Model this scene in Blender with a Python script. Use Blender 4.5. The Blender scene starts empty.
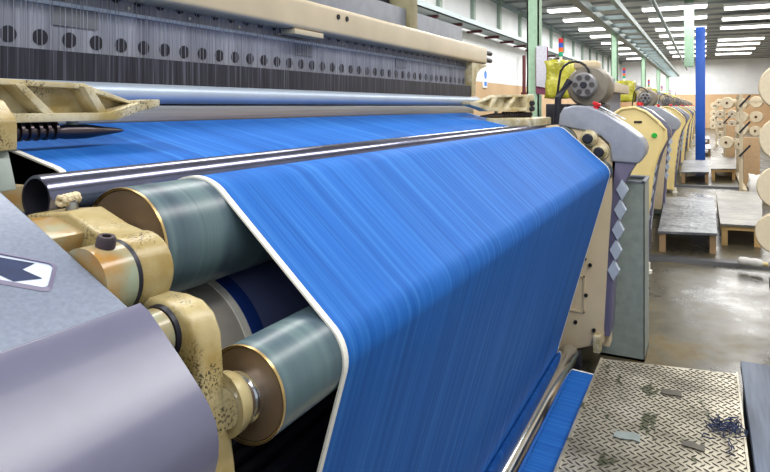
import bpy, bmesh, math, random
from mathutils import Vector, Matrix
random.seed(7)
SC = bpy.context.scene
COL = SC.collection
PI = math.pi

# ------------------------------------------------------------------ camera, world, lights, exposure
cam_d = bpy.data.cameras.new('camera'); cam = bpy.data.objects.new('camera', cam_d); COL.objects.link(cam)
FPX = 620.0
cam_d.sensor_fit = 'HORIZONTAL'; cam_d.sensor_width = 36.0
cam_d.lens = 36.0 * FPX / 770.0
cam_d.shift_y = -130.0 / 770.0
cam_d.clip_start = 0.02; cam_d.clip_end = 200
yaw = math.atan(320.0 / FPX)
cam.location = (0, 0, 1.12)
cam.rotation_euler = (PI / 2, 0, yaw - PI / 2)
SC.camera = cam

SC.view_settings.view_transform = 'Standard'; SC.view_settings.look = 'None'
SC.view_settings.gamma = 1.0; SC.view_settings.use_curve_mapping = False
SC.view_settings.exposure = 0.0

world = bpy.data.worlds.new('world'); SC.world = world; world.use_nodes = True
wb = world.node_tree.nodes['Background']
wb.inputs[0].default_value = (0.86, 0.93, 1.0, 1); wb.inputs[1].default_value = 0.65

def area(name, loc, rot, sx, sy, power, color=(1, 1, 1)):
    d = bpy.data.lights.new(name, 'AREA'); d.shape = 'RECTANGLE'; d.size = sx; d.size_y = sy
    d.energy = power; d.color = color
    o = bpy.data.objects.new(name, d); COL.objects.link(o); o.location = loc; o.rotation_euler = rot
    return o
area('row_and_fill_light', (1.6, -0.9, 3.3), (0, 0, 0), 5.0, 0.5, 125, (1, .98, .95))
area('row_and_fill_light', (1.0, 1.6, 3.3), (0, 0, 0), 4.0, 0.5, 85, (1, .98, .95))
area('row_and_fill_light', (9.0, -0.8, 3.3), (0, 0, 0), 8.0, 0.8, 190, (1, .98, .95))
area('row_and_fill_light', (9.5, 2.4, 3.3), (0, 0, 0), 8.0, 0.8, 260, (1, .98, .95))
area('row_and_fill_light', (19.0, -0.5, 3.3), (0, 0, 0), 10.0, 2.5, 380, (1, .98, .95))
area('row_and_fill_light', (19.0, 2.6, 3.3), (0, 0, 0), 10.0, 1.5, 330, (1, .98, .95))
area('row_and_fill_light', (30.0, 1.0, 3.3), (0, 0, 0), 10.0, 4.0, 800, (1, .98, .95))
area('row_and_fill_light', (-1.6, 1.2, 3.0), (0, math.radians(-55), 0), 1.5, 3.0, 28, (1, .98, .95))  # added fill from behind the camera, tilted onto the camera-facing sides
area('row_and_fill_light', (4.0, 0.4, 3.35), (0, math.radians(-55), 0), .6, 4.0, 70, (1, .98, .95))  # extra tilted fill for upright faces the ceiling lamps light poorly
area('row_and_fill_light', (-1.0, -1.2, 2.6), (math.radians(-25), math.radians(-35), 0), 1.6, 1.6, 12, (1, .98, .96))  # added fill light beside the camera, not one of the lamp rows

# ------------------------------------------------------------------ materials
def rgb(h):
    h = h.lstrip('#'); c = [int(h[i:i + 2], 16) / 255 for i in (0, 2, 4)]
    return tuple((x / 12.92 if x <= 0.04045 else ((x + 0.055) / 1.055) ** 2.4) for x in c) + (1,)

class N:
    """small node helper"""
    def __init__(s, name):
        s.m = bpy.data.materials.new(name); s.m.use_nodes = True
        s.t = s.m.node_tree; s.b = s.t.nodes['Principled BSDF']; s.tc = None
    def node(s, typ, **kw):
        n = s.t.nodes.new(typ)
        for k, v in kw.items():
            setattr(n, k, v)
        return n
    def link(s, a, b): s.t.links.new(a, b)
    def coord(s, scale=(1, 1, 1), rot=(0, 0, 0)):
        if not s.tc: s.tc = s.node('ShaderNodeTexCoord')
        mp = s.node('ShaderNodeMapping'); s.link(s.tc.outputs['Object'], mp.inputs[0])
        mp.inputs['Scale'].default_value = scale; mp.inputs['Rotation'].default_value = rot
        return mp.outputs[0]
    def noise(s, scale=(1, 1, 1), sc=5, detail=3, rough=.5, rot=(0, 0, 0)):
        n = s.node('ShaderNodeTexNoise'); s.link(s.coord(scale, rot), n.inputs['Vector'])
        n.inputs['Scale'].default_value = sc; n.inputs['Detail'].default_value = detail; n.inputs['Roughness'].default_value = rough
        return n.outputs['Fac']
    def ramp(s, fac, stops, interp='LINEAR'):
        r = s.node('ShaderNodeValToRGB'); r.color_ramp.interpolation = interp
        e = r.color_ramp.elements
        while len(e) < len(stops): e.new(0.5)
        for i, (p, c) in enumerate(stops):
            e[i].position = p; e[i].color = c if not isinstance(c, str) else rgb(c)
        s.link(fac, r.inputs[0]); return r.outputs[0]
    def mix(s, fac, a, b, mode='MIX'):
        m = s.node('ShaderNodeMix', data_type='RGBA', blend_type=mode)
        for v, i in ((fac, 0), (a, 6), (b, 7)):
            if hasattr(v, 'links') or isinstance(v, bpy.types.NodeSocket): s.link(v, m.inputs[i])
            elif i == 0: m.inputs[0].default_value = v
            else: m.inputs[i].default_value = rgb(v) if isinstance(v, str) else v
        return m.outputs[2]
    def bump(s, h, strength=.3, dist=.002):
        b = s.node('ShaderNodeBump'); b.inputs['Strength'].default_value = strength; b.inputs['Distance'].default_value = dist
        s.link(h, b.inputs['Height']); s.link(b.outputs[0], s.b.inputs['Normal'])
    def base(s, c):
        if isinstance(c, str): s.b.inputs['Base Color'].default_value = rgb(c)
        else: s.link(c, s.b.inputs['Base Color'])
    def set(s, rough=.5, metal=0.0, spec=None, coat=None):
        s.b.inputs['Roughness'].default_value = rough; s.b.inputs['Metallic'].default_value = metal
        if spec is not None: s.b.inputs['Specular IOR Level'].default_value = spec
        if coat is not None: s.b.inputs['Coat Weight'].default_value = coat; s.b.inputs['Coat Roughness'].default_value = .15
        return s
W0, W1 = (0, 0, 0, 1), (1, 1, 1, 1)

def plain(name, col, rough=.5, metal=0, var=.12, sc=30, spec=None):
    n = N(name).set(rough, metal, spec)
    f = n.noise(sc=sc, detail=4)
    c = rgb(col); d = tuple(x * (1 - var) for x in c[:3]) + (1,); l = tuple(min(1, x * (1 + var)) for x in c[:3]) + (1,)
    n.base(n.ramp(f, [(.3, d), (.7, l)])); return n.m

def chipped(name, col, chip, amount=.36, sc=60, rough=.42, tint=None):
    n = N(name).set(rough)
    big = n.noise(sc=24, detail=4); fine = n.noise(sc=sc, detail=5, rough=.65)
    c = n.mix(n.ramp(big, [(.35, W0), (.7, W1)]), col, tint or col)
    dots = n.ramp(fine, [(amount - .05, W1), (amount, W0)])
    patch = n.ramp(n.noise(sc=22, detail=3), [(.50, W0), (.62, W1)])
    msk = n.node('ShaderNodeMath', operation='MULTIPLY'); n.link(dots, msk.inputs[0]); n.link(patch, msk.inputs[1])
    n.base(n.mix(msk.outputs[0], c, chip))
    n.bump(fine, .25, .0015); return n.m

def metal(name, col, rough=.3, streak=(1, 60, 60), var=.25):
    n = N(name).set(rough, 1.0)
    f = n.noise(streak, sc=3, detail=4)
    c = rgb(col); n.base(n.ramp(f, [(.3, tuple(x * (1 - var) for x in c[:3]) + (1,)), (.7, c)])); return n.m

def cloth_mat(name, lo, mid, hi):
    n = N(name).set(.6, 0, .12)
    a = n.noise((1, .012, .012), sc=420, detail=3, rough=.6)
    b = n.noise((1, .02, .02), sc=70, detail=2)
    c = n.noise((1, .03, .03), sc=14, detail=1)
    r1 = n.ramp(a, [(.3, lo), (.52, mid), (.78, hi)])
    r2 = n.ramp(b, [(.3, lo), (.5, mid), (.75, hi)])
    r3 = n.ramp(c, [(.3, lo), (.7, mid)])
    n.base(n.mix(.3, n.mix(.55, r1, r2), r3)); n.bump(a, .12, .0006); return n.m

M = {}
M['cloth'] = cloth_mat('blue_cloth', '#144d98', '#2064b8', '#4d92d8')
M['warp'] = cloth_mat('navy_cloth', '#1a2350', '#23306a', '#323f7e')
M['selvedge'] = plain('white_selvedge', '#e9e6dc', .8, 0, .06, 200)
M['cream'] = chipped('cream_cast_paint', '#b9ab80', '#4a4230', .48, 380, .24, '#9c8650')
M['cream_top'] = chipped('cream_paint', '#d9d0b2', '#5f5842', .46, 260, .32, '#a8945c')
M['beige'] = plain('beige_paint', '#d9c6a4', .5, 0, .07, 6)
M['fin_cream'] = plain('pale_yellow_cover', '#e6d193', .42, 0, .06, 5)
M['beam'] = plain('beige_beam_paint', '#cdbd9f', .32, 0, .08, 7)
M['gray'] = plain('blue_gray_hammered_paint', '#7d8699', .34, .15, .12, 260)
M['gray2'] = plain('gray_cover_paint', '#979ba6', .3, .1, .06, 40)
M['lilac'] = plain('lilac_gray_enamel', '#66667c', .26, 0, .06, 25)
M['lilac_dark'] = plain('dull_violet_paint', '#6f6a85', .4, 0, .08, 25)
M['diamond_white'] = plain('pale_diamond_paint', '#b7c2d2', .5, 0, .05)
M['steel'] = metal('polished_steel', '#eceef2', .12, (2, 90, 90), .06)
M['steel_soft'] = metal('brushed_steel', '#b9bcc4', .33)
M['bar_steel'] = plain('pale_blue_steel', '#b3c0d0', .4, .35, .08, 6)
M['tube'] = plain('dark_polished_tube', '#77788c', .2, .85, .1)
M['dark'] = plain('black_oiled_iron', '#242430', .45, .2, .2)
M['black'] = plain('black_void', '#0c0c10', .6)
M['knob'] = plain('dark_brown_cap', '#3a2f35', .4, 0, .1)
M['brass'] = plain('brass_rim', '#c2a46c', .3, .6, .1)
M['wire_dark'] = plain('dull_plate', '#6c6e74', .6)
M['olive'] = plain('olive_brown_paint', '#8b8567', .5)
M['rib'] = plain('wall_rib_gray_green', '#93a59a', .6)
M['fan'] = plain('fan_gray', '#8b8a8c', .4, .2, .1)
M['wire'] = plain('heald_wire', '#a4a7b4', .4, .3, .1)
M['disc_gray'] = plain('turned_gray_steel', '#c0bab2', .35, .3, .1)
M['navy'] = plain('navy_band', '#1d3c8a', .5)
M['twine'] = plain('dusty_twine', '#cdbf9d', .8, 0, .2, 300)
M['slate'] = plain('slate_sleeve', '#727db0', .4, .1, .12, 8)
M['disc'] = plain('dark_bronze_disc', '#7a6856', .34, .5, .15, 20)
M['ochre'] = chipped('ochre_stained_cast', '#a87a36', '#6a4a1c', .40, 60, .22, '#96a08a')
M['graysteel'] = chipped('gray_green_sheet_steel', '#98a29d', '#59615f', .36, 45, .42, '#87928e')
M['darkgraysteel'] = plain('machine_gray', '#7e8490', .45, .1, .12, 20)
M['mint'] = chipped('mint_column_paint', '#b4d8bc', '#6d8a76', .33, 20, .5, '#a6cdb0')
M['rail'] = plain('pale_rail_steel', '#8fa0a3', .45, .2, .08)
M['bluecol'] = plain('bright_blue_paint', '#2a66d8', .4, 0, .08)
M['white'] = plain('white_paint', '#e8ecef', .7, 0, .04, 3)
M['paper'] = plain('white_paper', '#dcdcea', .7, 0, .08, 40)
M['maroon'] = plain('maroon_card', '#8c4a64', .6, 0, .06)
M['signblue'] = plain('sign_blue', '#2a78d8', .5)
M['signwhite'] = plain('sign_white', '#f2f6fa', .5, 0, .02)
M['red'] = plain('red_plastic', '#d3222a', .35, 0, .05)
M['redpipe'] = plain('dark_red_pipe', '#5e2429', .5)
M['orange'] = plain('orange_plastic', '#f0662a', .35)
M['bluelamp'] = plain('blue_plastic', '#2a58c8', .35)
M['greenlamp'] = plain('teal_plastic', '#2a9a80', .35)
M['greenbtn'] = plain('green_button', '#2fb13c', .3)
M['motor'] = plain('motor_gray', '#857d70', .45, .1, .1)
M['motor_dark'] = plain('motor_dark', '#4e4a4a', .45, .3, .1)
M['cone'] = plain('cream_yarn', '#e6d8bb', .85, 0, .05, 60)
M['cone2'] = plain('ecru_yarn', '#d8c6a4', .85, 0, .05, 60)
M['core'] = plain('brown_core', '#6b3b24', .6)
M['wood'] = plain('pale_wood', '#c2a069', .6, 0, .15, 12)
M['wood2'] = plain('worn_wood', '#a98b68', .65, 0, .15, 12)
M['card'] = plain('brown_board', '#bfa07a', .7, 0, .06)
M['rack'] = plain('cream_rack_paint', '#cbbda0', .5, 0, .06)
M['sack'] = plain('white_sack', '#e9e7e4', .8, 0, .06)
M['label'] = plain('pale_dial', '#c9ccd4', .35)
M['thread'] = plain('blue_lint', '#26304e', .9, 0, .3)
M['screw'] = metal('dark_thread_steel', '#5b5355', .35)
M['cable'] = plain('black_cable', '#202024', .5)
M['pipe_gray'] = plain('dark_floor_strip', '#1f2129', .5)

def rubber(name):       # blue-gray rubber sleeve with rings worn into it along its axis
    n = N(name).set(.32, 0, .5)
    f = n.noise((1, .02, .02), sc=38, detail=4, rough=.6)
    g = n.noise((1, 1, 1), sc=9, detail=2)
    c = n.ramp(f, [(.25, '#33414d'), (.45, '#4c5e69'), (.6, '#63787b'), (.8, '#3f515e')])
    n.base(n.mix(n.ramp(g, [(.4, W0), (.7, W1)]), c, '#556a6e')); return n.m
M['rubber'] = rubber('gray_rubber')

def floor_mat():
    n = N('wet_concrete').set(.3, 0, .3)
    a = n.noise((1, 1, 1), sc=2.2, detail=6, rough=.65); b = n.noise((1, 1, 1), sc=14, detail=5, rough=.7)
    c = n.ramp(a, [(.32, '#171614'), (.44, '#35322a'), (.56, '#4f4935'), (.64, '#614d10')])
    d = n.ramp(b, [(.3, '#1f1e1d'), (.55, '#5f5a4b')])
    n.base(n.mix(.3, c, d))
    n.link(n.ramp(a, [(.3, (.16,) * 3 + (1,)), (.7, (.5,) * 3 + (1,))]), n.b.inputs['Roughness'])
    n.bump(b, .15, .004); return n.m
M['floor'] = floor_mat()

def plate_mat():
    n = N('worn_tread_plate').set(.38, .55)
    a = n.noise(sc=7, detail=5, rough=.6); b = n.noise((1, 2.5, 1), sc=5, detail=3, rough=.7)
    c = n.ramp(a, [(.3, '#857f6f'), (.55, '#b9b29f'), (.75, '#d6d0bf')])
    d = n.ramp(b, [(.60, W0), (.64, W1)])
    n.base(n.mix(d, c, '#5a5d45')); return n.m
M['plate'] = plate_mat()
M['lug'] = plain('dirty_tread_lug', '#4d473c', .4, .4, .2, 40)

def tread_bump(name, lo, hi, metal_=.3):
    n = N(name).set(.4, metal_)
    w = n.node('ShaderNodeTexVoronoi'); n.link(n.coord((1, 1, 1)), w.inputs['Vector']); w.inputs['Scale'].default_value = 24
    a = n.noise(sc=4, detail=5, rough=.65)
    n.base(n.ramp(a, [(.35, lo), (.68, hi)])); n.bump(w.outputs['Distance'], .6, .006); return n.m
M['step'] = tread_bump('worn_step_metal', '#40454f', '#93979d')
M['step_gray'] = tread_bump('dusty_gray_mat', '#5a5853', '#8d8981', 0)

def darkwood():
    n = N('slate_stained_board').set(.5)
    a = n.noise((1, 14, 4), sc=3, detail=4)
    n.base(n.ramp(a, [(.3, '#3b4454'), (.6, '#596579'), (.8, '#6d7685')])); return n.m
M['board'] = darkwood()

def yellow_wrap():
    n = N('yellow_plastic_sheet').set(.2, 0, .6, .4)
    a = n.noise(sc=6, detail=5, rough=.7)
    n.base(n.ramp(a, [(.3, '#8a8a1e'), (.5, '#c2bd36'), (.7, '#dedc7a')])); n.bump(a, .8, .03); return n.m
M['yellow'] = yellow_wrap()

def heddle_mat():       # plate behind closely spaced vertical wires
    n = N('heald_frame_gray').set(.42, .25)
    a = n.noise((1, .01, .01), sc=330, detail=3, rough=.7); b = n.noise((1, .05, .05), sc=22, detail=3, rough=.7)
    c = n.ramp(a, [(.32, '#5d5f6c'), (.5, '#8f93a1'), (.7, '#b2b6c2')])
    d = n.ramp(b, [(.35, '#676a78'), (.6, '#a4a8b6')])
    n.base(n.mix(.5, c, d)); n.bump(a, .3, .001); return n.m
M['heddle'] = heddle_mat()
def reed_mat():
    n = N('reed_dents').set(.45, .3)
    a = n.noise((1, .01, .01), sc=300, detail=2, rough=.7)
    n.base(n.ramp(a, [(.35, '#1b1b26'), (.55, '#33343f'), (.72, '#6a6c7a')])); n.bump(a, .3, .001); return n.m
M['reed'] = reed_mat()

def wall_mat(name, c0, c1):
    n = N(name).set(.75)
    a = n.noise(sc=.8, detail=5, rough=.6); n.base(n.ramp(a, [(.3, c0), (.65, c1)])); return n.m
M['wall_white'] = wall_mat('wall_white', '#d3d8dc', '#eceff1')
M['wall_beige'] = wall_mat('wall_beige', '#bf9d76', '#cfb08a')
M['ceiling'] = wall_mat('ceiling_gray', '#a3a8a9', '#b9bdbd')
M['joist'] = plain('ceiling_rib_gray', '#90959a', .6, 0, .05, 3)

def emit(name, col, s):
    n = N(name); n.base(col); n.b.inputs['Emission Color'].default_value = rgb(col); n.b.inputs['Emission Strength'].default_value = s
    return n.m
M['lamp'] = emit('lit_tube', '#fdfcf6', 5.0)
M['glowgreen'] = emit('lit_green_button', '#169a30', .35)

# ------------------------------------------------------------------ mesh helpers
def origin_of(p):
    v = Vector((0, 0, 0))
    while p is not None:
        v += p.location; p = p.parent
    return v

class MB:
    def __init__(s): s.bm = bmesh.new(); s.mi = 0
    def _tag(s, before):
        for f in s.bm.faces:
            if f not in before: f.material_index = s.mi
    def faces(s, verts, faces):
        vs = [s.bm.verts.new(v) for v in verts]
        for f in faces:
            fc = s.bm.faces.new([vs[i] for i in f]); fc.material_index = s.mi
        return vs
    def box(s, x0, x1, y0, y1, z0, z1):
        vs = [(x, y, z) for x in (x0, x1) for y in (y0, y1) for z in (z0, z1)]
        return s.faces(vs, [(0, 1, 3, 2), (4, 6, 7, 5), (0, 4, 5, 1), (2, 3, 7, 6), (0, 2, 6, 4), (1, 5, 7, 3)])
    def bar(s, a, b, w, h, up=(0, 0, 1)):
        a, b = Vector(a), Vector(b); d = (b - a).normalized(); u = Vector(up)
        r = d.cross(u).normalized() * w / 2; u = r.cross(d).normalized() * h / 2
        vs = [p + q for p in (a, b) for q in (-r - u, r - u, r + u, -r + u)]
        return s.faces(vs, [(3, 2, 1, 0), (4, 5, 6, 7), (0, 1, 5, 4), (1, 2, 6, 5), (2, 3, 7, 6), (3, 0, 4, 7)])
    def cyl(s, a, b, r0, r1=None, seg=24, cap=True):
        r1 = r0 if r1 is None else r1
        s.lathe(a, b, [(0, r0), (1, r1)], seg, cap, cap)
    def lathe(s, a, b, prof, seg=32, cap0=True, cap1=True):
        """prof: (fraction along a-b, radius)"""
        a, b = Vector(a), Vector(b); d = (b - a); L = d.length; d = d / L
        t = Vector((0, 0, 1)) if abs(d.z) < .9 else Vector((1, 0, 0))
        u = d.cross(t).normalized(); v = d.cross(u)
        rings = []
        for f, r in prof:
            c = a + d * (f * L)
            rings.append([s.bm.verts.new(c + (u * math.cos(2 * PI * k / seg) + v * math.sin(2 * PI * k / seg)) * r) for k in range(seg)])
        for i in range(len(rings) - 1):
            for k in range(seg):
                f = s.bm.faces.new([rings[i][k], rings[i][(k + 1) % seg], rings[i + 1][(k + 1) % seg], rings[i + 1][k]]); f.material_index = s.mi
        if cap0: s.bm.faces.new(list(reversed(rings[0]))).material_index = s.mi
        if cap1: s.bm.faces.new(rings[-1]).material_index = s.mi
    def prism(s, pts, x0, x1):
        """polygon in (y, z) extruded along x"""
        n = len(pts)
        a = [s.bm.verts.new((x0, y, z)) for y, z in pts]; b = [s.bm.verts.new((x1, y, z)) for y, z in pts]
        s.bm.faces.new(a).material_index = s.mi; s.bm.faces.new(list(reversed(b))).material_index = s.mi
        for i in range(n):
            j = (i + 1) % n
            s.bm.faces.new([a[j], a[i], b[i], b[j]]).material_index = s.mi
    def prism_dir(s, pts, off):
        off = Vector(off); n = len(pts)
        a = [s.bm.verts.new(Vector(p)) for p in pts]; b = [s.bm.verts.new(Vector(p) + off) for p in pts]
        s.bm.faces.new(a); s.bm.faces.new(list(reversed(b)))
        for i in range(n):
            j = (i + 1) % n; s.bm.faces.new([a[j], a[i], b[i], b[j]])
    def sheet(s, path, x0, x1, nx=1, thick=0.0):
        """(y, z) path swept along x, with thickness towards its left normal"""
        def off(t):
            out = []
            for i, p in enumerate(path):
                q0 = path[max(0, i - 1)]; q1 = path[min(len(path) - 1, i + 1)]
                dy, dz = q1[0] - q0[0], q1[1] - q0[1]; l = math.hypot(dy, dz) or 1
                out.append((p[0] + dz / l * t, p[1] - dy / l * t))
            return out
        lay = [path, off(thick)] if thick else [path]
        g = []
        for L in lay:
            g.append([[s.bm.verts.new((x0 + (x1 - x0) * k / nx, y, z)) for k in range(nx + 1)] for y, z in L])
        for q in g:
            for i in range(len(path) - 1):
                for k in range(nx): s.bm.faces.new([q[i][k], q[i][k + 1], q[i + 1][k + 1], q[i + 1][k]]).material_index = s.mi
        if thick:
            for k in (0, nx):
                for i in range(len(path) - 1): s.bm.faces.new([g[0][i][k], g[0][i + 1][k], g[1][i + 1][k], g[1][i][k]])
            for i in (0, len(path) - 1):
                for k in range(nx): s.bm.faces.new([g[0][i][k], g[0][i][k + 1], g[1][i][k + 1], g[1][i][k]])
    def tube(s, pts, r, seg=10):
        pts = [Vector(p) for p in pts]; rings = []
        for i, p in enumerate(pts):
            d = (pts[min(i + 1, len(pts) - 1)] - pts[max(i - 1, 0)]).normalized()
            t = Vector((0, 0, 1)) if abs(d.z) < .9 else Vector((1, 0, 0))
            u = d.cross(t).normalized(); v = d.cross(u)
            rr = r[i] if isinstance(r, (list, tuple)) else r
            rings.append([s.bm.verts.new(p + (u * math.cos(2 * PI * k / seg) + v * math.sin(2 * PI * k / seg)) * rr) for k in range(seg)])
        for i in range(len(rings) - 1):
            for k in range(seg): s.bm.faces.new([rings[i][k], rings[i][(k + 1) % seg], rings[i + 1][(k + 1) % seg], rings[i + 1][k]]).material_index = s.mi
        s.bm.faces.new(list(reversed(rings[0]))); s.bm.faces.new(rings[-1])
    def bevel(s, w, seg=2, ang=35):
        s.bm.normal_update()
        es = [e for e in s.bm.edges if len(e.link_faces) == 2 and e.calc_face_angle(0) > math.radians(ang)]
        bmesh.ops.bevel(s.bm, geom=es, offset=w, segments=seg, profile=.6, affect='EDGES', clamp_overlap=True)
        return s
    def rotz(s, ang, about):
        bmesh.ops.rotate(s.bm, cent=about, matrix=Matrix.Rotation(ang, 3, 'Z'), verts=s.bm.verts[:]); return s
    def build(s, name, mats, parent=None, sharp=38, loc=None):
        bmesh.ops.recalc_face_normals(s.bm, faces=s.bm.faces[:])
        s.bm.normal_update()
        for f in s.bm.faces: f.smooth = True
        for e in s.bm.edges:
            if len(e.link_faces) == 2 and e.calc_face_angle(0) > math.radians(sharp): e.smooth = False
        if parent is not None: o0 = origin_of(parent)
        elif loc is not None: o0 = Vector(loc)
        else:
            xs = [v.co for v in s.bm.verts]
            o0 = Vector(((min(v.x for v in xs) + max(v.x for v in xs)) / 2, (min(v.y for v in xs) + max(v.y for v in xs)) / 2, min(v.z for v in xs)))
        bmesh.ops.translate(s.bm, vec=-o0, verts=s.bm.verts[:])
        me = bpy.data.meshes.new(name); s.bm.to_mesh(me); s.bm.free()
        for m in (mats if isinstance(mats, (list, tuple)) else [mats]): me.materials.append(M[m] if isinstance(m, str) else m)
        o = bpy.data.objects.new(name, me); COL.objects.link(o)
        if parent is not None: o.parent = parent
        else: o.location = o0
        return o

def tag(o, label=None, cat=None, group=None, kind=None):
    for k, v in (('label', label), ('category', cat), ('group', group), ('kind', kind)):
        if v: o[k] = v
    return o
def thing(name, loc, label, cat, group=None):
    o = bpy.data.objects.new(name, None); COL.objects.link(o); o.location = loc; o.empty_display_size = .1
    return tag(o, label, cat, group)
def copy_tree(o, parent=None):
    c = o.copy(); COL.objects.link(c)
    if parent is not None: c.parent = parent
    for ch in list(o.children): copy_tree(ch, c)
    return c
def arc(c, r, a0, a1, n=10):
    return [(c[0] + r * math.cos(math.radians(a0 + (a1 - a0) * i / n)), c[1] + r * math.sin(math.radians(a0 + (a1 - a0) * i / n))) for i in range(n + 1)]
def structure(o): o['kind'] = 'structure'; return o

# ------------------------------------------------------------------ the room
X_FAR, Y_WALL, Z_CEIL = 36.0, 4.1, 3.5
b = MB(); b.box(-3, X_FAR + .2, -7, Y_WALL + .2, -.1, 0); structure(b.build('floor', 'floor'))
b = MB(); b.box(-1.5, X_FAR + .2, -3.5, Y_WALL + .2, Z_CEIL, Z_CEIL + .1); structure(b.build('ceiling', 'ceiling'))
b = MB(); b.mi = 1; b.box(-3, X_FAR, Y_WALL, Y_WALL + .2, 0, 1.62); b.mi = 0; b.box(-3, X_FAR, Y_WALL, Y_WALL + .2, 1.62, Z_CEIL)
structure(b.build('wall_left', ['wall_white', 'wall_beige']))
b = MB(); b.mi = 1; b.box(X_FAR, X_FAR + .2, -7, Y_WALL + .2, 0, 1.72); b.mi = 0; b.box(X_FAR, X_FAR + .2, -7, Y_WALL + .2, 1.72, Z_CEIL)
structure(b.build('wall_back', ['wall_white', 'wall_beige']))
b = MB(); b.mi = 1; b.box(4, X_FAR, -3.7, -3.5, 0, 1.72); b.mi = 0; b.box(4, X_FAR, -3.7, -3.5, 1.72, Z_CEIL)
structure(b.build('wall_right', ['wall_white', 'wall_beige']))
b = MB()
for i in range(26): b.box(8.5 + i * 1.06, 8.58 + i * 1.06, -3.5, Y_WALL, Z_CEIL - .05, Z_CEIL)
structure(b.build('trim_1', 'joist'))
b = MB()
for i in range(18): b.box(4.6 + i * 1.75, 4.72 + i * 1.75, Y_WALL - .07, Y_WALL, 2.66, Z_CEIL)
structure(b.build('trim_2', 'rib'))
b = MB(); b.box(-1, X_FAR, Y_WALL - .05, Y_WALL, Z_CEIL - .12, Z_CEIL); structure(b.build('trim_3', 'rail'))

# cable tray on the left wall, on red brackets
t = thing('cable_tray', (12, 3.95, 2.52), 'pale sheet-metal cable tray on dark red brackets running along the white left wall', 'cable tray')
b = MB(); b.box(3.5, 26, 3.72, 4.02, 2.58, 2.60); b.box(3.5, 26, 3.72, 3.735, 2.58, 2.68); b.build('tray', 'rail', t)
for i in range(15):
    b = MB(); x = 7 + i * 1.1; b.box(x, x + .05, 3.80, 4.1, 2.53, 2.575); b.build('bracket', 'redpipe', t)
b = MB(); b.tube([(15.1, 3.95, z) for z in (0.0, 0.4, 1.0, 1.6, 2.0, 2.36)], .045, 10); b.cyl((15.1, 3.95, 1.36), (15.1, 3.95, 1.46), .075)
tag(b.build('riser_pipe', 'redpipe'), 'dark red vertical pipe on the left wall beside the first mint column', 'pipe')
t = thing('wall_sign', (12.45, 4.09, 1.55), 'small blue and white notice on the beige band of the left wall', 'sign')
b = MB(); b.box(12.35, 12.59, 4.075, 4.1, 1.50, 1.92); b.build('backing', 'signwhite', t)
b = MB(); b.lathe((12.47, 4.072, 1.77), (12.47, 4.078, 1.77), [(0, .09), (1, .09)], 24); b.build('symbol_disc', 'signblue', t)
b = MB(); b.box(12.39, 12.55, 4.070, 4.078, 1.54, 1.63); b.build('text_band', 'signblue', t)

# ceiling lamps
def lamp(x, y, L=1.35):
    t = thing('ceiling_lamp', (x, y, Z_CEIL - .12), '', 'ceiling lamp', 'fluorescent ceiling lamps')
    b = MB(); b.box(x - .17, x + .17, y - L / 2, y + L / 2, Z_CEIL - .16, Z_CEIL - .10); b.bevel(.01); b.build('housing', 'white', t)
    b = MB(); b.box(x - .15, x + .15, y - L / 2 + .02, y + L / 2 - .02, Z_CEIL - .20, Z_CEIL - .16); b.bevel(.015); b.build('tube_cover', 'lamp', t)
    return t
LAMP0 = lamp(15.4, .62)
lamps = []
rows = [('middle', .62, [15.4, 17.3, 19.6, 21.4, 23.8, 25.8, 28.0, 30.5]), ('right', -1.05, [14.2, 16.0, 18.0, 20.0, 23.6, 25.4, 27.6, 30.0]),
        ('left', 2.85, [14.6, 16.4, 18.6, 20.6, 23.0, 25.4, 28.0, 31.0])]
ordn = ['nearest', 'second', 'third', 'fourth', 'fifth', 'sixth', 'seventh', 'farthest']
for nm, y, xs in rows:
    for i, x in enumerate(xs):
        o = LAMP0 if (nm == 'middle' and i == 0) else copy_tree(LAMP0)
        o.location = (x, y, Z_CEIL - .12)
        if nm == 'left': o.scale = (1, .6, 1)
        where = {'middle': 'row between truss and blue column', 'right': 'row right of the blue column', 'left': 'row between left wall and truss'}[nm]
        o['label'] = 'lit ceiling tube, %s in the %s' % (ordn[i], where)

# mint columns
for i, x in enumerate((6, 12, 18, 24, 30)):
    top = 3.5 if i == 0 else 2.42
    b = MB(); w = .058
    b.box(x - w, x + w, 1.47 - w, 1.47 - w + .014, 0, top); b.box(x - w, x + w, 1.47 + w - .014, 1.47 + w, 0, top); b.box(x - .008, x + .008, 1.47 - w, 1.47 + w, 0, top)
    b.box(x - w, x - w + .014, 1.47 - w, 1.47 + w, 0, top)
    lab = ['tall mint green steel column with papers clipped to it, behind the first loom', 'mint green steel column behind the motor of the first loom, reaching the truss',
           'slim mint green column just behind the second loom motor', 'thin mint green column fourth from the front under the truss', 'farthest thin mint green column under the truss'][i]
    tag(b.build('steel_column', 'mint'), lab, 'column', 'mint columns')
# papers on the first column
b = MB()
def page(name, y0, y1, z0, z1, x, mat, lab):
    b = MB(); n = 6
    g = [[(x - .012 * math.sin(i / n * 3) , y0 + (y1 - y0) * k, z0 + (z1 - z0) * i / n + (.02 * k if i == 0 else 0)) for k in (0, 1)] for i in range(n + 1)]
    vs = [p for r in g for p in r]; m = len(vs)
    vs2 = [(p[0] + .004, p[1], p[2]) for p in vs]
    fs = [(2 * i, 2 * i + 1, 2 * i + 3, 2 * i + 2) for i in range(n)]
    fs += [tuple(m + j for j in reversed(f)) for f in fs]
    fs += [(2 * i, 2 * i + 2, m + 2 * i + 2, m + 2 * i) for i in range(n)] + [(2 * i + 3, 2 * i + 1, m + 2 * i + 1, m + 2 * i + 3) for i in range(n)] + [(0, m, m + 1, 1), (2 * n, 2 * n + 1, m + 2 * n + 1, m + 2 * n)]
    b.faces(vs, fs) if False else b.faces(vs + vs2, fs)
    tag(b.build(name, mat), lab, 'paper')
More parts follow.
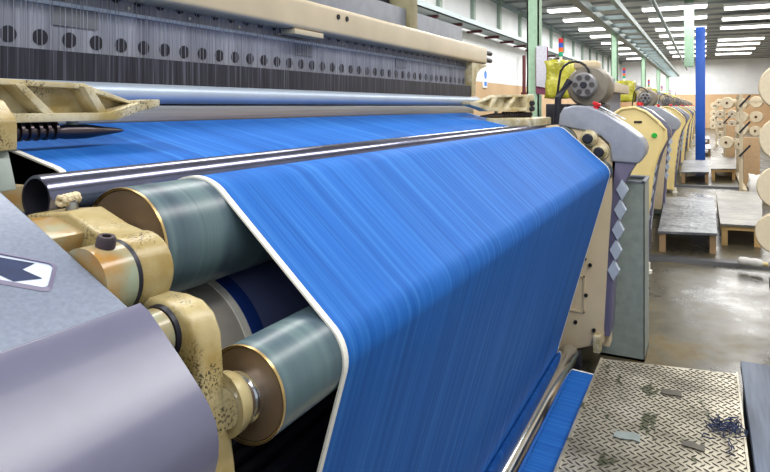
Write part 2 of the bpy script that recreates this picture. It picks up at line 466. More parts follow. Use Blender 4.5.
page('paper_sheet', 1.325, 1.425, 1.29, 1.69, 5.90, 'paper', 'long white paper sheet hanging on the first mint column')
page('card_folder', 1.32, 1.437, 1.22, 1.68, 5.925, 'maroon', 'maroon card folder showing below the white sheet on the first mint column')

# blue column
b = MB(); b.box(14.3, 14.42, -.005, .175, 0, 2.75); b.bevel(.01)
tag(b.build('steel_column', 'bluecol'), 'bright blue column rising from the aisle floor near the yarn racks', 'column')
b = MB(); b.box(15.5, 15.7, .22, .42, 2.0, 3.5); b.bevel(.02); tag(b.build('roof_post', 'mint'), 'pale mint post hanging from the ceiling left of the blue column', 'post')

# overhead truss
t = thing('overhead_truss', (16, 1.25, 2.42), 'long pale steel ladder truss running overhead along the row of looms', 'truss')
b = MB(); b.box(5, 31, 1.39, 1.51, 2.42, 2.52); b.build('rail', 'rail', t)
b = MB(); b.box(5, 31, 1.02, 1.08, 2.46, 2.54); b.build('rail', 'rail', t)
for i in range(26):
    b = MB(); x = 6 + i; b.box(x, x + .07, 1.05, 1.45, 2.44, 2.50); b.build('cross_bar', 'rail', t)
b = MB(); b.tube([(5, .72, 2.75), (31, .72, 2.75)], .035, 10)
tag(b.build('conduit_pipe', 'rail'), 'thin pale gray conduit running along the ceiling right of the truss', 'pipe')

# ------------------------------------------------------------------ LOOM 1 (the big one in front)
L1 = thing('weaving_loom', (1.5, .8, 0), 'large weaving loom in the foreground threaded with bright blue cloth', 'loom')
UP, LO, MID = (.5456, .9702), (.3828, .850), (.5947, .7962)
RU, RL, RM = .0633, .0458, .1109
def roller(name, c, r, x0, x1, mat, hub=True):
    b = MB(); b.lathe((x0, c[0], c[1]), (x1, c[0], c[1]), [(0, r - .001), (.001, r), (.999, r), (1, r - .001)], 64, False, False)
    o = b.build(name, mat, L1)
    for s, x in ((1, x0), (-1, x1)):
        b = MB(); b.lathe((x - .001 * s, c[0], c[1]), (x + .004 * s, c[0], c[1]), [(0, r), (.2, r + .0004), (.6, r + .0003), (.6, r - .0022), (.3, r - .0024)], 64, False, False); b.build('rim', 'brass', o)
        b = MB(); b.lathe((x + .001 * s, c[0], c[1]), (x + .012 * s, c[0], c[1]), [(0, .012), (.02, r * .5), (.06, r - .003), (1, r - .003)], 64, True, True); b.build('end_disc', 'disc', o)
    return o
ru = roller('cloth_roller', UP, RU, .455, 2.70, 'rubber')
rl = roller('cloth_roller', LO, RL, .455, 2.70, 'rubber')
b = MB(); b.lathe((.425, LO[0], LO[1]), (.457, LO[0], LO[1]), [(0, .0185), (.35, .0185), (.37, .0235), (.5, .0235), (.52, .0215), (.72, .0215), (.74, .0245), (1, .0245)], 40); b.build('bearing_ring', 'steel', rl)
# middle take-up roller: bare steel end, white band, navy sleeve beyond
b = MB(); b.lathe((.44, MID[0], MID[1]), (2.72, MID[0], MID[1]), [(0, .06), (.002, RM - .001), (1, RM - .001)], 96); mr = b.build('take_up_roller', 'disc_gray', L1)
b = MB(); b.lathe((.588, MID[0], MID[1]), (.600, MID[0], MID[1]), [(0, RM - .001), (.05, RM), (1, RM), (1, RM - .001)], 96, False, False); b.build('edge_band', 'selvedge', mr)
b = MB(); b.lathe((.600, MID[0], MID[1]), (.622, MID[0], MID[1]), [(0, RM - .001), (0, RM + .0008), (1, RM + .0008), (1, RM - .001)], 96, False, False); b.build('navy_band', 'navy', mr)
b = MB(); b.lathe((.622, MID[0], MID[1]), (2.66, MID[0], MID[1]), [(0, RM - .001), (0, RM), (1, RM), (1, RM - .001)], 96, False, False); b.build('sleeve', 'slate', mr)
# breast tube
TU = (.6393, 1.0203)
b = MB(); r = .0254
b.lathe((.42, *TU), (2.82, *TU), [(.006, r - .004), (0, r - .0035), (0, r - .001), (.0008, r), (1, r)], 56, False, True)
b.lathe((.422, *TU), (.60, *TU), [(.0, r - .0042), (1, r - .0042)], 56, False, True)
b.build('breast_tube', 'tube', L1)
b = MB(); b.lathe((.53, *TU), (.532, *TU), [(0, r - .0043), (1, .002)], 40, False, True); b.build('tube_bore', 'black', L1)
# chrome rod low in front
RO = (.503, .090); rr = .040
b = MB(); b.lathe((.55, *RO), (2.665, *RO), [(0, rr), (.985, rr), (.9925, rr * .95), (.998, rr * .8), (1, rr * .55)], 56); b.build('spreader_rod', 'steel', L1)
b = MB(); b.box(2.65, 2.71, .46, .54, 0, .09); b.bevel(.006); b.build('rod_bracket', 'dark', L1)

# reed, sley and heald frame at the back
b = MB(); b.lathe((.15, .955, 1.143), (2.79, .955, 1.143), [(0, .0195), (1, .0195)], 40); b.build('sley_bar', 'bar_steel', L1)
b = MB(); b.box(.15, 2.72, .945, .985, 1.079, 1.121); b.bevel(.004); b.build('race_board', 'steel_soft', L1)
b = MB(); b.box(.15, 2.80, .985, 1.0, 1.10, 1.215)
b.build('reed', 'reed', L1)
b = MB(); b.box(.12, 2.86, 1.02, 1.04, 1.19, 1.302); hf = b.build('heald_frame', 'heddle', L1)
b = MB(); b.box(.12, 2.86, 1.012, 1.04, 1.297, 1.304); b.build('edge_strip', 'bar_steel', hf)
b = MB(); b.box(.12, 2.86, 1.03, 1.05, 1.304, 1.42); hu = b.build('heald_frame', 'heddle', L1)
x = .456; i = 0
while x < 2.8:
    b = MB(); b.lathe((x, 1.0185, 1.239), (x, 1.0215, 1.239), [(0, .0138), (1, .0138)], 24); b.build('lightening_hole', 'dark', hf)
    b = MB(); b.lathe((x - .004, 1.0285, 1.335), (x - .004, 1.0315, 1.335), [(0, .0125), (1, .0125)], 20); b.build('lightening_hole', 'dark', hu)
    if i % 3 == 1:
        b = MB(); b.lathe((x + .024, 1.026, 1.316), (x + .024, 1.031, 1.316), [(0, .0035), (1, .003)], 12); b.build('bolt', 'selvedge', hu)
    x += .0555; i += 1
for x0 in (.70, 1.42, 2.06):
    b = MB(); b.box(x0, x0 + .09, 1.0172, 1.0205, 1.263, 1.297); b.build('plate', 'wire_dark', hf)
b = MB(); b.box(1.36, 1.50, .972, 1.02, 1.313, 1.328); b.bevel(.003); b.build('plate', 'rack', hu)
# vertical heald wires in front of the frame: one part, far beyond counting
b = MB(); x = .16
while x < 2.84:
    yy = 1.006 + random.random() * .006; w = .0004 + .0005 * random.random()
    b.box(x, x + w, yy, yy + .0012, 1.14, 1.41); x += .006 + random.random() * .008
o = b.build('heald_wires', 'wire', L1); o['kind'] = 'stuff'
# top beam
b = MB(); b.box(.1, 3.0, .97, 1.09, 1.33, 1.412); b.bevel(.012, 3); bm_ = b.build('top_beam', 'beam', L1)
for x in (1.575, 1.625):
    b = MB(); b.cyl((x, .967, 1.385), (x, .972, 1.385), .008, seg=16); b.build('bolt_hole', 'black', bm_)
for z in (1.352, 1.388):
    b = MB(); b.cyl((2.99, .982, z), (3.085, .982, z), .0115, seg=16); b.build('bolt', 'dark', bm_)
b = MB(); b.box(.3, 3.05, 1.12, 1.32, 1.30, 1.53); b.bevel(.006); b.build('motion_housing', 'darkgraysteel', L1)
b = MB(); b.box(2.36, 2.44, 1.10, 1.2, 1.36, 1.9); b.bevel(.006); b.build('arch_post', 'olive', L1)
b = MB(); b.box(2.2, 2.62, 1.2, 1.3, 1.53, 1.62); b.bevel(.01); b.build('gear_box', 'dark', L1)
b = MB(); b.box(.02, .52, .685, 1.05, .93, 1.0); b.bevel(.006); b.build('side_deck', 'dark', L1)
b = MB(); b.box(-.2, 2.84, 1.07, 1.115, .9, 1.3); b.build('rear_housing', 'dark', L1)
# curved bracket under the beam's far end
p = [(2.80, 1.33), (3.02, 1.33), (3.02, 1.317), (2.94, 1.305), (2.88, 1.28), (2.855, 1.24), (2.85, 1.17), (2.80, 1.17)]
b = MB(); b.prism_dir([(x, .98, z) for x, z in p], (0, .05, 0)); b.bevel(.004); b.build('beam_bracket', 'cream_top', L1)
b = MB(); b.box(2.86, 2.92, 1.04, 1.3, .1, 1.33); b.bevel(.01); b.build('rear_frame', 'beam', L1)

# temples (cream ribbed castings over the selvedges)
def temple(parent, P, name='temple_bracket'):
    """P maps (along, out, up) to the world; length 0..0.26"""
    b = MB()
    base = [(0, 0), (.20, 0), (.235, .012), (.262, .018), (.272, .022), (.272, .032), (.235, .030), (.235, .026), (.19, .012), (0, .012)]
    def ext(poly, y0, y1):
        n = len(poly)
        vs = [P(x, y0, z) for x, z in poly] + [P(x, y1, z) for x, z in poly]
        b.faces(vs, [tuple(range(n)), tuple(range(2 * n - 1, n - 1, -1))] + [((i + 1) % n, i, n + i, n + (i + 1) % n) for i in range(n)])
    ext(base, -.016, .03)                                                     # foot and tip
    ext([(0, .008), (.19, .008), (.235, .024), (.165, .052), (.0, .056)], .020, .032)      # back web
    ext([(.0, .050), (.168, .046), (.165, .054), (.0, .058)], -.002, .028)   # top flange
    ext([(.162, .054), (.232, .030), (.236, .024), (.158, .046)], -.002, .028)
    for x0, x1 in ((.105, .070), (.178, .155)):                               # slanting ribs
        ext([(x0, .01), (x0 + .014, .01), (x1 + .012, .050), (x1, .050)], -.012, .024)
    ext([(0, -.004), (.036, -.004), (.036, .054), (0, .058)], -.016, .03)   # root block
    b.bevel(.0025, 2)
    o = b.build(name, 'cream_top', parent)
    b = MB(); b.lathe(P(.0, .0, -.012), P(.222, .0, -.016), [(0, .0095), (.5, .0095), (.57, .0085), (.62, .0105), (.75, .0105), (.98, .003), (1, .001)], 24)
    for k in range(12): b.lathe(P(.004 + k * .0105, 0, -.012), P(.010 + k * .0105, 0, -.012), [(0, .0095), (.2, .013), (.8, .013), (1, .0095)], 24)
    b.build('temple_screw', 'screw', o)
    b = MB(); b.cyl(P(.15, .004, -.008), P(.15, .004, .004), .008, seg=14); b.build('post', 'graysteel', o)
    return o
temple(L1, lambda a, o, u: Vector((.405 + a * 1.16, .795 + o, 1.0985 + u)))
d = Vector((-.87, .49, 0)); e = Vector((.49, .87, 0))
tr = temple(L1, lambda a, o, u: Vector((2.70, .675, 1.098)) + d * (a * 1.35) + e * (o * 1.2) + Vector((0, 0, u * 1.25)))
for z in (1.108, 1.132):
    q = Vector((2.70, .675, z)) + d * .02 - e * .02
    b = MB(); b.cyl(q, q - e * .012, .012, .010, 16); b.build('cap_bolt', 'dark', tr)
b = MB(); b.box(2.45, 2.85, .62, .80, 1.035, 1.07); b.bevel(.006); b.build('temple_rail', 'cream_top', L1)
# cream block left of the near temple
b = MB(); b.prism([(.66, 1.072), (.66, 1.105), (.685, 1.127), (.80, 1.135), (.80, 1.072)], .25, .414); b.bevel(.004); b.build('temple_clamp', 'cream', L1)
b = MB(); b.box(.395, .44, .75, .80, 1.153, 1.175); b.bevel(.003); b.build('clamp_cap', 'graysteel', L1)
b = MB(); b.prism([(.655, 1.03), (.67, 1.072), (.80, 1.072), (.80, 1.03)], .30, .410); b.bevel(.003); b.build('temple_slide', 'graysteel', L1)
b = MB(); b.box(.39, .445, .69, .78, .985, 1.03); b.bevel(.004); b.build('cloth_guide', 'ochre', L1)

# near roller bearings: two cream castings
lobe = (.480, .965)
prof = [(2 * lobe[0] - y, z) for y, z in arc(lobe, .035, -60, 100, 14)]       # rounded towards the aisle
prof = prof + [(.507, 1.004), (.545, 1.018), (.60, 1.012), (.65, 1.000), (.65, .955), (.55, .93), (.49, .92)]
b = MB(); b.prism(prof, .390, .430); b.bevel(.004, 3); ca = b.build('roller_bearing_arm', 'cream', L1)
b = MB(); b.lathe((.354, lobe[0] - .004, lobe[1]), (.388, lobe[0] - .004, lobe[1]), [(0, .0325), (1, .0325)], 48); b.build('clamp_sleeve', 'ochre', ca)
b = MB(); b.lathe((.3865, lobe[0] - .004, lobe[1]), (.3905, lobe[0] - .004, lobe[1]), [(0, .0325), (1, .0335)], 48); b.build('joint_ring', 'dark', ca)
b = MB(); b.lathe((.372, .470, .992), (.372, .467, 1.006), [(0, .0085), (.8, .0085), (1, .007), (1, .004), (.5, .004)], 24, True, True); b.build('cap_screw', 'knob', ca)
b = MB(); b.lathe((.42, UP[0], UP[1]), (.447, UP[0], UP[1]), [(0, .034), (.8, .030), (1, .028)], 32); b.build('shaft_seat', 'cream', ca)
b = MB(); b.lathe((.43, UP[0], UP[1]), (.456, UP[0], UP[1]), [(0, .02), (1, .02)], 32); b.build('shaft', 'steel', ca)
b = MB(); b.prism([(.52, 1.001), (.56, 1.012), (.65, 1.004), (.65, .975), (.53, .972)], .354, .395); b.bevel(.004); b.build('arm_rib', 'ochre', ca)
b = MB(); b.cyl((.41, .566, 1.008), (.41, .566, 1.024), .006, seg=12); b.build('wire_post', 'steel_soft', ca)
b = MB(); rng = random.Random(2)
for k in range(5):
    b.tube([(.398 + .0055 * k + rng.uniform(-.001, .001), .566 + .006 * math.cos(a) + .002 * k, 1.026 + .004 * math.sin(a)) for a in [j * PI / 5 for j in range(11)]], .0024, 8)
b.build('wire_knot', 'twine', ca)
prof = [(.49, .944), (.430, .945), (.412, .942), (.398, .932), (.390, .915), (.386, .87), (.374, .80), (.362, .70), (.46, .70), (.49, .88)]
b = MB(); b.prism(prof, .402, .434); b.bevel(.007, 4); cb = b.build('roller_bearing_arm', 'cream', L1)
b = MB(); b.lathe((.354, .434, .916), (.402, .434, .916), [(0, .024), (.88, .024), (.9, .021), (1, .021)], 40); b.build('clamp_sleeve', 'ochre', cb)
b = MB(); b.lathe((.398, .434, .916), (.4025, .434, .916), [(0, .0245), (1, .026)], 40); b.build('joint_ring', 'dark', cb)
b = MB(); b.lathe((.43, LO[0] + .004, LO[1]), (.446, LO[0] + .001, LO[1]), [(0, .029), (.6, .0275), (.9, .025), (1, .022)], 40); b.build('bearing_hub', 'cream', cb)
# dark bed under the rollers with ribs
b = MB(); b.box(.36, 2.5, .42, .62, .55, .70)
for k in range(5): b.box(.36, 2.5, .43 + k * .026, .442 + k * .026, .70, .71)
b.bevel(.002); b.build('machine_bed', 'dark', L1)
b = MB(); b.box(.05, 2.9, .60, 1.2, .05, .93); b.bevel(.01); b.build('machine_body', 'dark', L1)

# near end cover: sloping gray top with a recessed grip, lilac rolled nose
ridge = (.410, .955); back = (.80, 1.1434)
XN = .352
b = MB(); b.prism([(ridge[0], ridge[1]), (back[0], back[1]), (back[0], .95), (.45, .70), (.40, .70), (.36, .84), (.395, .93)], -.15, XN); b.bevel(.004, 3)
cv = b.build('end_cover', 'gray', L1)
nose = [(.410, .9575), (.402, .9535), (.385, .9385), (.363, .918), (.348, .9035), (.338, .892), (.3305, .8795), (.3275, .866), (.328, .853), (.332, .838), (.345, .79), (.37, .70)]
b = MB(); b.sheet(nose, -.15, XN + .006, 1, -.010); b.bevel(.002, 2, 60); b.build('nose_panel', 'lilac', L1)
sl = Vector((0, back[0] - ridge[0], back[1] - ridge[1])).normalized(); nr = Vector((0, -sl.z, sl.y))
def onslope(x, s, h=0.0): return Vector((x, ridge[0], ridge[1])) + sl * s + nr * h
# recessed grip, set askew: a raised lip, a pale plate and a dark emblem
def grip(a, c, h): return onslope(.3333 - .031 * a - .0255 * c, .0769 + .0295 * a - .031 * c, h)
def rounded(a0, a1, c0, c1, r, n=5):
    out = []
    for ca_, cc, t0 in ((a1 - r, c1 - r, 0), (a0 + r, c1 - r, 90), (a0 + r, c0 + r, 180), (a1 - r, c0 + r, 270)):
        for k in range(n + 1):
            t = math.radians(t0 + 90 * k / n); out.append((ca_ + r * math.cos(t), cc + r * math.sin(t)))
    return out
O, I = rounded(-.02, 1.5, -.02, 1.0, .16), rounded(.06, 1.42, .10, .93, .12)
m = len(O)
b = MB(); b.faces([grip(a, c, .0004) for a, c in O] + [grip(a, c, .0022) for a, c in I] + [grip(a, c, .0008) for a, c in I],
                  [(i, (i + 1) % m, m + (i + 1) % m, m + i) for i in range(m)] + [(m + i, m + (i + 1) % m, 2 * m + (i + 1) % m, 2 * m + i) for i in range(m)])
b.build('recess_rim', 'lilac_dark', cv)
b = MB(); b.faces([grip(a, c, .0009) for a, c in I], [tuple(range(m))]); b.build('recess_plate', 'diamond_white', cv)
b = MB(); pts = [(1.38, .2), (.38, .17), (.55, .45), (.18, .62), (.62, .88), (.95, .72), (1.05, .55), (1.38, .62)]
b.faces([grip(a, c, .0013) for a, c in pts], [tuple(range(len(pts)))]); b.build('recess_emblem', 'thread', cv)

# far end of loom 1: cheek, gray fin cover with red button, lilac band with pale diamonds
b = MB(); b.prism([(.375, .13), (.645, .02), (.645, 1.03), (.56, 1.04), (.43, 1.025), (.36, .96), (.325, .885), (.355, .56)], 2.72, 2.76); b.bevel(.005); ck = b.build('end_cheek', 'beige', L1)
for y, z in ((.452, .474), (.43, .45), (.447, .32), (.49, .20), (.415, .178)):
    b = MB(); b.cyl((2.722, y, z), (2.712, y, z), .008, seg=14); b.build('bolt', 'black', ck)
for y0, y1, z0, z1 in ((.44, .485, .545, .59), (.452, .54, .245, .40)):
    b = MB()
    for q in ((y0, y1, z0, z0 + .006), (y0, y1, z1 - .006, z1), (y0, y0 + .006, z0, z1), (y1 - .006, y1, z0, z1)): b.box(2.714, 2.721, *q)
    b.build('access_frame', 'beam', ck)
b = MB(); b.box(2.67, 2.72, .382, .412, .10, .17); b.bevel(.006); b.build('foot_block', 'cream_top', ck)
for y, z in ((.432, .985), (.388, .930)):
    b = MB(); b.lathe((2.73, y, z), (2.67, y, z), [(0, .036), (.6, .034), (.62, .026), (.95, .026), (1, .022)], 32); e = b.build('bearing_boss', 'cream_top', ck)
    b = MB(); b.lathe((2.675, y, z), (2.655, y, z), [(0, .021), (.7, .021), (1, .016)], 28); b.build('cap', 'dark', e)
b = MB(); b.cyl((2.72, UP[0], UP[1]), (2.70, UP[0], UP[1]), .064, seg=40); b.build('end_cap', 'dark', ck)

def fin(parent, x0, x1, faceted, side_mat, band_mat, button):
    """end cover, profile in (y, z); sloping top with a nose, below it a tapering band down to the floor"""
    top = [(.555, 1.085), (.54, 1.112), (.50, 1.122), (.44, 1.12), (.37, 1.09), (.29, 1.038), (.235, .993), (.218, .97), (.212, .945), (.22, .915), (.24, .885)]
    body = top + [(.345, .89), (.35, .96), (.385, .995), (.45, 1.015), (.56, 1.035)]
    b = MB(); b.prism(body, x0, x1); b.bevel(.008, 3); o = b.build('end_cover', side_mat, parent)
    # pale recessed strip on the sloping top with dark print
    b = MB(); vs = []
    for y, z in ((.40, 1.112), (.30, 1.058)):
        for x in (x0 + .05, x1 - .04): vs.append((x, y, z + .006))
    b.faces(vs, [(0, 1, 3, 2)]); b.build('display_strip', 'diamond_white', o)
    b = MB(); vs = []
    for y, z in ((.335, 1.0775), (.315, 1.0667)):
        for x in (x0 + .07, x1 - .06): vs.append((x, y, z + .007))
    b.faces(vs, [(0, 1, 3, 2)]); b.build('print_line', 'lilac_dark', o)
    if button:
        b = MB(); b.cyl((x0 + .07, .415, 1.108), (x0 + .07, .415, 1.122), .012, seg=20); b.lathe((x0 + .07, .415, 1.122), (x0 + .07, .41, 1.135), [(0, .014), (.1, .018), (.8, .018), (1, .014)], 24); b.build('stop_button', 'red', o)
    band = [(.25, .885), (.345, .895), (.345, .733), (.36, .48), (.376, .19), (.372, .16), (.352, .16), (.346, .24), (.337, .424), (.325, .56), (.317, .67), (.305, .78), (.275, .845)]
    b = MB(); b.prism(band, x0 + .01, x1 - .03); b.bevel(.003); q = b.build('skirt_panel', band_mat, parent)
    # pale diamonds down the front edge
    for k in range(5):
        z = .775 - k * .084; yc = .303 + k * .0085
        b = MB(); w, h = .023, .043
        b.prism([(yc, z + h), (yc - w, z), (yc, z - h), (yc + w, z)], x0 + .002, x0 + .04); b.build('diamond', 'diamond_white', q)
    return o
fin(L1, 2.71, 2.88, True, 'gray2', 'lilac_dark', True)
b = MB(); b.prism([(.60, .10), (.36, .10), (.36, .9), (.60, 1.0)], 2.77, 2.86); b.build('end_panel', 'beige', L1)

# motor on the far side
def motor(parent, x, y, z, s=1.0):
    b = MB(); b.lathe((x - .06 * s, y, z), (x + .16 * s, y, z), [(0, .05 * s), (.02, .09 * s), (.12, .102 * s), (.75, .102 * s), (.9, .09 * s), (1, .05 * s)], 40); o = b.build('motor', 'motor', parent)
    b = MB(); b.lathe((x - .06 * s, y + .012, z + .005), (x - .11 * s, y + .012, z + .005), [(0, .06 * s), (.8, .06 * s), (1, .052 * s)], 36); q = b.build('fan_cover', 'fan', o)
    b = MB()
    for k in range(6):
        a = k * PI / 3; b.cyl((x - .109 * s, y + .012 + .038 * s * math.cos(a), z + .005 + .038 * s * math.sin(a)), (x - .113 * s, y + .012 + .038 * s * math.cos(a), z + .005 + .038 * s * math.sin(a)), .013 * s, seg=14)
    b.build('vent', 'motor_dark', q)
    b = MB(); b.lathe((x - .109 * s, y + .012, z + .005), (x - .125 * s, y + .012, z + .005), [(0, .016 * s), (1, .014 * s)], 16); b.build('hub', 'dark', q)
    b = MB(); b.box(x - .04 * s, x + .10 * s, y - .04 * s, y + .07 * s, z + .085 * s, z + .125 * s); b.bevel(.012 * s, 3); b.build('terminal_box', 'beige', o)
    b = MB(); b.box(x - .02 * s, x + .12 * s, y - .08 * s, y + .10 * s, z - .13 * s, z - .085 * s); b.bevel(.008 * s); b.build('mount', 'motor_dark', o)
    b = MB(); pts = [(x - .02 * s, y + .12 * s, z - .14 * s)]
    for k in range(9):
        a = PI * (1 - k / 8); pts.append((x - .07 * s, y + .06 * s + .07 * s * -math.cos(a) * -1, z + .05 * s + .07 * s * math.sin(a)))
    pts[0] = (x - .05 * s, y + .16 * s, z - .15 * s)
    pts = [pts[0]] + list(reversed(pts[1:])) if abs(pts[1][1] - pts[0][1]) > abs(pts[-1][1] - pts[0][1]) else pts
    b.tube(pts, .006 * s, 8); b.build('cable', 'cable', o)
    b = MB(); b.box(x - .02 * s, x + .10 * s, y - .05 * s, y + .07 * s, .9, z - .1 * s); b.build('pedestal', 'dark', o)
    return o
motor(L1, 3.15, .50, 1.215)
b = MB(); b.box(2.88, 3.2, .45, .95, .1, 1.02); b.bevel(.01); b.build('drive_housing', 'darkgraysteel', L1)
b = MB(); b.tube([(2.95, .62, 1.02), (2.95, .61, 1.16), (2.97, .56, 1.24)], .016, 8); b.build('cable_arm', 'dark', L1)
b = MB(); b.box(3.0, 3.1, .58, .68, 1.02, 1.13); b.bevel(.005); b.build('junction_box', 'dark', L1)

# ------------------------------------------------------------------ the cloth
def ang(p, c): return math.degrees(math.atan2(p[1] - c[1], p[0] - c[0]))
e_ = .0012
dv = Vector((LO[0] - UP[0], LO[1] - UP[1])); dl = dv.length; dv /= dl; base_n = Vector((dv.y, -dv.x))
if base_n.y < 0: base_n = -base_n
ta = math.degrees(math.atan2(base_n.y, base_n.x))            # tangent angle, upper to lower roller
rod_back = (RO[0] + rr + e_, RO[1] + .01)
path = [(.935, 1.090), (.88, 1.0776), (.80, 1.060), (.72, 1.0425), (.71, 1.039), (.695, 1.026), (.685, 1.00), (.672, .955), (.655, .922), (.635, .915), (.615, .925)]
path += arc(UP, RU + e_, -30, 30, 8) + arc(UP, RU + e_, 38, ta, 14)
n_s = 8
pU = (UP[0] + (RU + e_) * math.cos(math.radians(ta)), UP[1] + (RU + e_) * math.sin(math.radians(ta)))
pL = (LO[0] + (RL + e_) * math.cos(math.radians(ta)), LO[1] + (RL + e_) * math.sin(math.radians(ta)))
path += [(pU[0] + (pL[0] - pU[0]) * k / n_s, pU[1] + (pL[1] - pU[1]) * k / n_s) for k in range(1, n_s)]
path += arc(LO, RL + e_, ta, 193, 10)
q0 = path[-1]
path += [(q0[0] + (rod_back[0] - q0[0]) * k / 10, q0[1] + (rod_back[1] - q0[1]) * k / 10) for k in range(1, 10)]
path += arc(RO, rr + e_, 12, -80, 10)
path += [(.48, .047), (.43, .044), (.37, .041)]
X0, X1, XB = .56, 2.595, .06
def xleft(i): return X0 - (.045 if i < 10 else 0)
ft = thing('woven_cloth', (1.5, .4, .09), 'bright blue woven cloth running over the rollers of the front loom', 'cloth')
b = MB(); nx = 24; rows_ = []
for i, (y, z) in enumerate(path):
    xl = X0 - XB * max(0, min(1, (12 - i) / 6.0))
    rows_.append([b.bm.verts.new((xl + (X1 - xl) * k / nx, y, z)) for k in range(nx + 1)])
for i in range(len(rows_) - 1):
    for k in range(nx): b.bm.faces.new([rows_[i][k], rows_[i][k + 1], rows_[i + 1][k + 1], rows_[i + 1][k]])
b.build('cloth_web', 'cloth', ft, 80)
def selvedge(side):
    b = MB(); w = .0085; rws = []
    for i, (y, z) in enumerate(path):
        xl = X0 - XB * max(0, min(1, (12 - i) / 6.0))
        p0 = path[max(0, i - 1)]; p1 = path[min(len(path) - 1, i + 1)]; l = math.hypot(p1[0] - p0[0], p1[1] - p0[1]) or 1
        ny, nz = (p1[1] - p0[1]) / l * -1, (p1[0] - p0[0]) / l
        r_ = []
        for x, h in ((0, -.0012), (0, .0012), (w, .0012), (w, -.0012)):
            xx = xl - .004 + x if side < 0 else X1 - w + .004 + x
            r_.append(b.bm.verts.new((xx, y + ny * h, z + nz * h)))
        rws.append(r_)
    for i in range(len(rws) - 1):
        for k in range(4): b.bm.faces.new([rws[i][k], rws[i][(k + 1) % 4], rws[i + 1][(k + 1) % 4], rws[i + 1][k]])
    b.bm.faces.new(rws[0]); b.bm.faces.new(list(reversed(rws[-1])))
    b.build('selvedge', 'selvedge', ft, 50)['label'] = 'white cloth edge'
selvedge(-1); selvedge(1)

